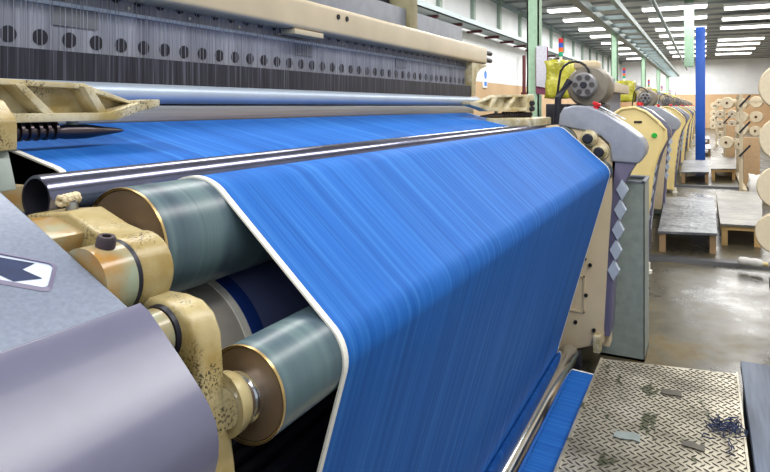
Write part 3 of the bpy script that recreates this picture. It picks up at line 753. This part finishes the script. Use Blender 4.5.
# ------------------------------------------------------------------ the looms behind
def far_loom(x0):
    """one loom of the row, near end at x0"""
    t = thing('weaving_loom', (x0, .5, 0), '', 'loom', 'weaving looms in the row behind')
    # cream near-end fin with rim
    prof = [(.56, 1.06), (.50, 1.10), (.42, 1.11), (.35, 1.08), (.27, 1.01), (.232, .96), (.228, .905), (.272, .81), (.305, .70), (.325, .55), (.352, .30), (.365, .04), (.60, .04), (.60, .9)]
    b = MB(); b.prism(prof, x0, x0 + .05); b.bevel(.012, 3); f = b.build('end_fin', 'fin_cream', t)
    b = MB(); b.box(x0 - .004, x0 + .004, .375, .425, 1.005, 1.02); b.bevel(.003); s_ = b.build('grip_slot', 'black', f)
    b = MB(); b.lathe((x0 + .002, .298, .925), (x0 - .012, .298, .925), [(0, .017), (.6, .017), (1, .013)], 20); b.build('start_button', 'glowgreen', f)
    rim = [p for p in prof[:12]]
    b = MB(); b.prism([(y - .028, z + .012) for y, z in prof[:12]] + [(.60, .05), (.60, .95)], x0 + .045, x0 + .17); b.bevel(.01, 3); b.build('outer_cover', 'lilac', t)
    b = MB(); b.tube([(x0 + .0, y, z) for y, z in rim], .011, 8); b.build('rim', 'fin_cream', f)
    for k in range(7):
        z = .80 - k * .085; yc = .285 + k * .011
        b = MB(); b.prism([(yc, z + .045), (yc - .014, z), (yc, z - .045), (yc + .02, z)], x0 + .036, x0 + .046); b.build('diamond', 'diamond_white', f)
    b = MB(); b.lathe((x0 + .10, .40, 1.105), (x0 + .10, .395, 1.145), [(0, .015), (.5, .015), (.5, .023), (1, .02)], 20); b.build('stop_button', 'red', t)
    b = MB(); b.prism([(.58, .05), (.40, .05), (.34, .6), (.36, .98), (.58, 1.02)], x0 + .165, x0 + .30); b.bevel(.01); b.build('end_housing', 'lilac_dark', t)
    # front: dark cloth beam zone and breast roller
    b = MB(); b.cyl((x0 + .3, .55, .99), (x0 + 2.2, .55, .99), .05); b.build('cloth_roller', 'rubber', t)
    b = MB(); b.cyl((x0 + .3, .42, .84), (x0 + 2.2, .42, .84), .05); b.build('cloth_roller', 'rubber', t)
    b = MB(); b.box(x0 + .3, x0 + 2.2, .5, 1.2, .1, .93); b.build('machine_body', 'dark', t)
    # far end: cheek, gray fin, boxes
    b = MB(); b.prism([(.38, .1), (.62, .1), (.62, 1.04), (.42, 1.03), (.32, .95), (.34, .6)], x0 + 2.2, x0 + 2.25); b.bevel(.005); ck = b.build('end_cheek', 'beige', t)
    for y, z in ((.405, .99), (.36, .93)):
        b = MB(); b.lathe((x0 + 2.2, y, z), (x0 + 2.14, y, z), [(0, .034), (.5, .032), (1, .022)], 20); b.build('bearing_boss', 'dark', ck)
    fin(t, x0 + 2.2, x0 + 2.40, True, 'gray2', 'lilac_dark', True)
    motor(t, x0 + 2.85, .56, 1.20, 1.0)
    b = MB(); b.box(x0 + 2.45, x0 + 2.9, .55, .9, .05, 1.0); b.bevel(.01); b.build('drive_housing', 'darkgraysteel', t)
    # back: reed, beam, yellow wrapped dobby head
    b = MB(); b.box(x0 + .3, x0 + 2.45, .79, .83, 1.0, 1.25); b.build('heald_frame', 'heddle', t)
    b = MB(); b.box(x0 + .4, x0 + 2.6, .72, .84, 1.245, 1.335); b.bevel(.01); b.build('top_beam', 'beam', t)
    b = MB(); b.box(x0 + .6, x0 + 2.6, .86, 1.05, 1.22, 1.42); b.bevel(.01); b.build('motion_housing', 'darkgraysteel', t)
    b = MB(); b.lathe((x0 - .02, .80, 1.03), (x0 + .05, .80, 1.03), [(0, .10), (1, .10)], 32); b.lathe((x0 - .03, .80, 1.03), (x0 - .02, .80, 1.03), [(0, .03), (1, .05)], 20); b.build('gear_wheel', 'cream_top', t)
    b = MB(); b.box(x0 - .03, x0 + .12, .58, 1.2, .86, .98); b.bevel(.01); b.build('end_rail', 'dark', t)
    b = MB(); b.cyl((x0 - .1, 1.0, 1.02), (x0 - .1, .75, 1.02), .022); b.build('rear_bar', 'dark', t)
    # plastic-wrapped head
    b = MB(); b.box(x0 + .25, x0 + .60, .86, 1.075, 1.18, 1.46)
    bmesh.ops.subdivide_edges(b.bm, edges=b.bm.edges[:], cuts=7, use_grid_fill=True)
    rng = random.Random(3)
    for v in b.bm.verts: v.co += Vector((rng.uniform(-.01, .01), rng.uniform(-.01, .01), rng.uniform(-.008, .012)))
    b.build('plastic_wrap', 'yellow', t, 180)
    # signal tower
    b = MB(); b.cyl((x0 + .5, 1.01, 1.42), (x0 + .5, 1.01, 1.55), .012, seg=10); st = b.build('signal_tower', 'white', t)
    for k, mm in enumerate(('greenlamp', 'orange', 'bluelamp', 'red')):
        b = MB(); b.cyl((x0 + .5, 1.01, 1.51 + k * .036), (x0 + .5, 1.01, 1.544 + k * .036), .018, seg=14); b.build('signal_light', mm, st)
    b = MB(); b.cyl((x0 + .03, .345, .02), (x0 + .03, .345, .07), .02, seg=12); b.cyl((x0 + .03, .345, 0), (x0 + .03, .345, .02), .032, seg=14); b.build('foot', 'selvedge', t)
    return t
F0 = far_loom(4.48)
labs = ['second loom in the row, pale yellow end fin with green button nearest the camera', 'third loom in the row, just beyond the one with the green button',
        'fourth loom in the receding row along the aisle', 'fifth loom in the receding row along the aisle', 'sixth loom in the receding row along the aisle', 'farthest loom at the end of the row along the aisle']
for i, lb in enumerate(labs):
    o = F0 if i == 0 else copy_tree(F0)
    o.location = (4.48 + 4.3 * i, .5, 0); o['label'] = lb

# gray steel boxes beside the loom ends
def steel_bin(x, y0, y1, w, h, lab):
    t = thing('steel_bin', (x, (y0 + y1) / 2, 0), lab, 'bin', 'steel bins by the loom ends')
    b = MB()
    for q in ((x, x + w, y0, y0 + .004, 0, h), (x, x + w, y1 - .004, y1, 0, h), (x, x + .004, y0, y1, 0, h), (x + w - .004, x + w, y0, y1, 0, h), (x, x + w, y0, y1, 0, .01)): b.box(*q)
    b.build('body', 'graysteel', t)
    b = MB()
    for q in ((x - .004, x + w + .004, y0 - .004, y0 + .012, h - .004, h + .006), (x - .004, x + w + .004, y1 - .012, y1 + .004, h - .004, h + .006), (x - .004, x + .012, y0, y1, h - .004, h + .006), (x + w - .012, x + w + .004, y0, y1, h - .004, h + .006)): b.box(*q)
    b.bevel(.002); b.build('rim', 'darkgraysteel', t)
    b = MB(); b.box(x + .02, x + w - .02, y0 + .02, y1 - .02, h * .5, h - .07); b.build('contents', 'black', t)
steel_bin(2.93, .235, .425, .24, .785, 'gray-green steel bin standing at the far end of the front loom')
steel_bin(6.95, .39, .53, .24, .78, 'gray steel bin at the far end of the second loom')
steel_bin(11.25, .38, .52, .24, .78, 'small gray steel bin at the far end of the third loom')

# ------------------------------------------------------------------ steps and boards
t = thing('tread_plate', (1.6, .12, 0), 'worn diamond tread plate step in the foreground beside the chrome rod', 'step')
b = MB(); PX0, PX1, PY0, PY1 = .7, 2.47, -.105, .352
b.faces([(PX0, PY0, .155), (PX1 + .085, PY0, .155), (PX1, PY1, .155), (PX0, PY1, .155), (PX0, PY0, .16), (PX1 + .085, PY0, .16), (PX1, PY1, .16), (PX0, PY1, .16)],
        [(3, 2, 1, 0), (4, 5, 6, 7), (0, 1, 5, 4), (1, 2, 6, 5), (2, 3, 7, 6), (3, 0, 4, 7)])
b.mi = 1; sp = .0205; nxl = int((PX1 + .08 - PX0) / sp); nyl = int((PY1 - PY0) / sp)
for i in range(nxl):
    for j in range(nyl + 1):
        cx, cy = PX0 + (i + .5) * sp, PY0 + (j + .4 + .5 * (i % 2)) * sp
        if cy > PY1 - .004 or cx > PX1 + .085 * (PY1 - cy) / (PY1 - PY0) - .01: continue
        a = (PI / 4 if i % 2 else -PI / 4) + .12
        c_, s_ = math.cos(a), math.sin(a)
        l, w, h = .0122, .0025, .002
        lo = [(-l, 0), (0, -w), (l, 0), (0, w)]
        vs = [(cx + u * c_ - v * s_, cy + u * s_ + v * c_, .1601) for u, v in lo] + [(cx + (u * c_ - v * s_) * .7, cy + (u * s_ + v * c_) * .7, .1601 + h) for u, v in lo]
        b.faces(vs, [(4, 5, 6, 7), (0, 1, 5, 4), (1, 2, 6, 5), (2, 3, 7, 6), (3, 0, 4, 7)])
b.mi = 0
b.build('tread_sheet', ['plate', 'lug'], t)
b = MB(); b.box(PX0, PX1, PY1 - .008, PY1, .10, .165); b.box(PX0, PX1 + .085, PY0, PY0 + .006, .10, .165); b.box(PX1 - .006, PX1, PY0 + .02, PY1 - .01, .10, .155); b.build('frame', 'plate', t)
for x in (PX0 + .05, PX1 - .06):
    for y in (PY0 + .02, PY1 - .06):
        b = MB(); b.box(x, x + .04, y, y + .04, 0, .155); b.build('leg', 'wood2', t)
t = thing('dark_platform', (1.7, -.35, 0), 'dark slate-stained wooden platform at the right edge beside the tread plate', 'platform')
for k in range(4):
    b = MB(); b.box(.7, 2.61, -.235 - k * .125, -.115 - k * .125, .16, .19); b.bevel(.003); b.build('board', 'board', t)
for x in (.8, 2.5):
    b = MB(); b.box(x, x + .05, -.6, -.12, 0, .16); b.build('bearer', 'board', t)
b = MB(); rng = random.Random(5)
for k in range(26):
    p = Vector((2.08 + rng.gauss(0, .03), -.055 + rng.gauss(0, .018), .166)); pts = [p]
    for j in range(6):
        p = p + Vector((rng.gauss(0, .018), rng.gauss(0, .012), 0)); pts.append(Vector((p.x, p.y, .165 + .010 * rng.random())))
    b.tube(pts, .0016, 5)
tag(b.build('lint_clump', 'thread'), 'tangle of dark blue lint lying on the tread plate', 'lint')
rng = random.Random(11)
for k, (cx, cy, sc_, mt, lb) in enumerate(((1.92, .20, .035, 'graysteel', 'pale gray scrap of peeled film on the middle of the tread plate'), (2.28, .10, .03, 'lug', 'dark olive scrap near the far side of the tread plate'),
                                          (1.95, .03, .028, 'lug', 'olive scrap beside the blue lint on the tread plate'))):
    b = MB(); n = 10; pts = [(cx + (.6 * sc_ * (-1 if i < 5 else 1)) + rng.uniform(-.006, .006), cy + sc_ * ((i if i < 5 else 9 - i) - 2) / 2 + rng.uniform(-.003, .003), .1628) for i in range(n)]
    b.prism_dir(pts, (0, 0, .0015)); tag(b.build('film_scrap', mt), lb, 'scrap')

def platform(c, h, mat, legmat, lab, frame=False):
    """corner points nl, nr, fr, fl of the tread, at height h"""
    xs = [p[0] for p in c]; ys = [p[1] for p in c]
    t = thing('work_platform', (sum(xs) / 4, sum(ys) / 4, 0), lab, 'platform', 'work platforms along the aisle')
    b = MB(); vs = [(x, y, h - .018) for x, y in c] + [(x, y, h) for x, y in c]
    b.faces(vs, [(3, 2, 1, 0), (4, 5, 6, 7), (0, 1, 5, 4), (1, 2, 6, 5), (2, 3, 7, 6), (3, 0, 4, 7)]); b.build('tread', mat, t)
    cx, cy = sum(xs) / 4, sum(ys) / 4
    for x, y in c:
        px, py = x + (.05 if x < cx else -.05), y + (.03 if y < cy else -.03)
        b = MB(); b.box(px - .03, px + .03, py - .022, py + .022, 0, h - .018); b.build('leg', legmat, t)
    if frame:
        for i in range(4):
            p, q = c[i], c[(i + 1) % 4]
            p = (p[0] + (cx - p[0]) * .02, p[1] + (cy - p[1]) * .06); q = (q[0] + (cx - q[0]) * .02, q[1] + (cy - q[1]) * .06)
            b = MB(); b.bar((p[0], p[1], h - .034), (q[0], q[1], h - .034), .02, .03); b.build('frame_rail', legmat, t)
    return t
platform([(5.19, .321), (5.30, -.083), (7.40, -.084), (7.17, .375)], .16, 'step', 'wood2', 'metal-topped work platform in front of the second loom')
platform([(5.66, -.11), (5.70, -.40), (7.98, -.56), (7.84, -.108)], .175, 'step_gray', 'wood', 'gray-topped platform with yellow wood frame right of the second loom step', True)
platform([(9.99, .31), (10.17, -.052), (12.43, -.063), (12.22, .348)], .16, 'step', 'wood2', 'metal-topped work platform in front of the third loom')
platform([(10.5, -.08), (10.66, -.413), (13.14, -.509), (12.93, -.098)], .18, 'step_gray', 'wood', 'gray platform with pale wood frame right of the third loom step', True)
platform([(15.6, .18), (15.7, -.12), (17.6, -.12), (17.5, .19)], .16, 'step', 'wood2', 'work platform beyond the blue column, nearer one')
platform([(20.2, .18), (20.3, -.12), (22.2, -.12), (22.1, .19)], .16, 'step', 'wood2', 'farthest work platform at the end of the aisle')
for x, lb in ((4.93, 'dark raised cable strip across the aisle floor before the second loom step'), (9.55, 'dark raised strip across the aisle floor before the third loom step')):
    b = MB(); b.prism_dir([(x - .07, .42, 0), (x - .05, .42, .025), (x + .05, .42, .025), (x + .07, .42, 0)], (.12, -1.0, 0)); tag(b.build('floor_strip', 'pipe_gray'), lb, 'floor strip')
t = thing('plastic_bottle', (4.86, -.28, .03), 'crumpled white bottle lying on the dark floor strip by the near yarn rack', 'bottle')
b = MB(); b.lathe((4.90, -.20, .06), (4.86, -.35, .06), [(0, .012), (.08, .026), (.3, .03), (.5, .025), (.7, .03), (.92, .026), (1, .014)], 18); b.build('body', 'sack', t)
b = MB(); b.lathe((4.86, -.35, .06), (4.85, -.375, .06), [(0, .014), (1, .014)], 14); b.build('cap', 'fin_cream', t)

# ------------------------------------------------------------------ yarn cones and racks
def yarn_cone(x, y, z, r, L, mat, lab, group, tilt=0.0):
    t = thing('yarn_cone', (x, y, z), lab, 'yarn cone', group)
    b = MB(); a = Vector((x, y, z)); d = Vector((1, -.24, tilt)).normalized()
    b.lathe(a, a + d * L, [(0, r * .19), (0, r * .21), (0, r * .93), (.06, r), (.2, r), (.9, r * .86), (1, r * .78), (1, r * .2)], 40, False, True)
    b.build('yarn', mat, t)
    b = MB(); b.lathe(a - d * .008, a + d * .05, [(0, r * .15), (0, r * .20), (1, r * .20)], 20, False, False); b.lathe(a + d * .012, a + d * .016, [(0, r * .16), (1, r * .16)], 20); b.build('core', 'core', t)
    return t
near = [(-.395, 1.225, .135, 'top'), (-.39, .935, .128, 'second from the top'), (-.375, .665, .124, 'third from the top'), (-.362, .408, .118, 'lowest')]
for y, z, r, w in near:
    yarn_cone(4.05, y, z, r, .26, 'cone', 'large cream yarn cone at the right edge, %s on the near rack' % w, 'cones on the near rack')
t = thing('yarn_rack', (4.4, -.36, 0), 'upright rack carrying the large yarn cones at the right edge', 'rack')
b = MB(); b.box(4.36, 4.42, -.50, -.44, 0, 1.5); b.build('post', 'rack', t)
for y, z, r, w in near:
    b = MB(); b.bar((4.36, -.47, z), (4.18, y - .03, z), .02, .02); b.build('peg', 'dark', t)
b = MB(); b.box(4.15, 4.6, -.62, -.36, 0, .04); b.build('foot', 'dark', t)

def from_view(u, v, f):        # point at depth f along the aisle view, as measured on the photograph
    S, C = math.sin(yaw), math.cos(yaw); a = (u - 385) / FPX; bb = (106 - v) / FPX
    return Vector((f * (a * S + C), f * (-a * C + S), 1.12 + f * bb))
far = [(727, 103, 5.2, 9.5, 'topmost of the left column on the middle rack'), (741, 104, 5.0, 9.6, 'top one behind the rack post of the middle rack'), (756, 102, 5.2, 9.8, 'top right one on the middle rack'), 
       (732, 114, 3.7, 13, 'second one down, left of the middle rack post'), (741, 117, 5.0, 9.6, 'second one down behind the middle rack post'), (756, 117, 5.2, 9.8, 'second one down at the right of the middle rack'),
       (720, 114, 3.6, 14, 'second one down on the second far rack'), (720, 124, 3.6, 14, 'third one down on the second far rack'), (732, 124, 3.6, 13, 'third one down left of the middle rack post'), 
       (741, 129.5, 5.0, 9.6, 'third one down behind the middle rack post'), (755, 131, 4.6, 9.8, 'lowest at the right of the middle rack'), (720, 135, 3.4, 14, 'lowest on the second far rack'), (726, 142.5, 5.6, 8.6, 'lowest and frontmost of the middle rack'), 
       (739, 144, 5.0, 8.9, 'lowest, partly behind the middle rack post'), (714, 106, 3.2, 18, 'topmost on the farthest rack'), (714, 113.5, 3.2, 18, 'second one down on the farthest rack'), (713.5, 120, 3.2, 18, 'third one down on the farthest rack'), (713, 126, 3.0, 18, 'lowest on the farthest rack'),
       (718.6, 102.5, 3.2, 14.5, 'topmost on the second far rack'), (734, 102.5, 3.0, 14, 'small one at the top left of the middle rack post')]
for u, v, rp, f, w in far:
    p = from_view(u, v, f); yarn_cone(p.x, p.y, p.z, rp * 1.12 * f / FPX, .2, 'cone', 'cream yarn cone, %s' % w, 'cones on the far racks')
def creel(x, y, zs, lab, x2, dist):
    t = thing('yarn_rack', (x, y, 0), lab, 'rack', 'yarn racks along the aisle')
    b = MB(); b.box(x, x + .05, y - .02, y + .02, 0, 1.28); b.build('post', 'rack', t)
    b = MB(); b.box(x2, x2 + .05, y - .07, y - .03, 0, 1.28); b.build('post', 'rack', t)
    for z in zs:
        b = MB(); b.bar((x - .02, y + .02, z - .06), (x - .06, y - .10, z + .09), .02, .02); b.build('peg', 'dark', t)
    b = MB(); b.box(x + .01, x + .04, y - .45, y, 1.16, 1.19); b.build('arm', 'rack', t)
    b = MB(); b.bar((x, y, 1.26), (x2 + .05, y - .05, 1.26), .03, .03); b.build('rail', 'rack', t)
    for u, v, rp, f, w in far:
        if dist[0] <= f < dist[1]:
            p = from_view(u, v, f); q = p + Vector((1, -.35, 0)).normalized() * .03
            b = MB(); b.bar(q, (x2 + .025, y - .05, p.z - .02), .02, .02); b.build('cone_peg', 'dark', t)
    b = MB(); b.box(x - .2, x2 + .2, y - .06, y - .01, 0, .05); b.build('foot', 'rack', t)
creel(9.35, -.42, (1.17, .83, .52), 'cream yarn rack post with slanting dark pegs beside the third loom step', 11.5, (8, 10.5))
creel(14.2, -.35, (1.17, .83, .52), 'second yarn rack farther along the aisle, behind the post with slanting pegs', 16.4, (12, 15))
creel(19.8, -.28, (1.17, .83), 'farthest yarn rack by the beige back wall', 21.4, (17, 19))
b = MB(); b.box(9.9, 9.96, -.67, -.47, 0, .69); b.bevel(.01); tag(b.build('board_panel', 'card'), 'brown board panel standing behind the yarn rack post', 'panel')
b = MB(); b.box(13.2, 13.26, -.50, -.345, 0, .76); b.bevel(.01); tag(b.build('board_panel', 'card'), 'small brown board behind the lower cones of the middle rack', 'panel')
b = MB(); b.box(8.3, 8.75, -.78, -.47, 0, .29)
bmesh.ops.subdivide_edges(b.bm, edges=b.bm.edges[:], cuts=5, use_grid_fill=True)
rng = random.Random(9)
for v in b.bm.verts:
    if v.co.z > .02: v.co += Vector((rng.uniform(-.03, .03), rng.uniform(-.02, .02), rng.uniform(-.03, .04)))
tag(b.build('cloth_sack', 'sack', None, 180), 'bundled white sack on the floor beside the gray platform', 'sack')
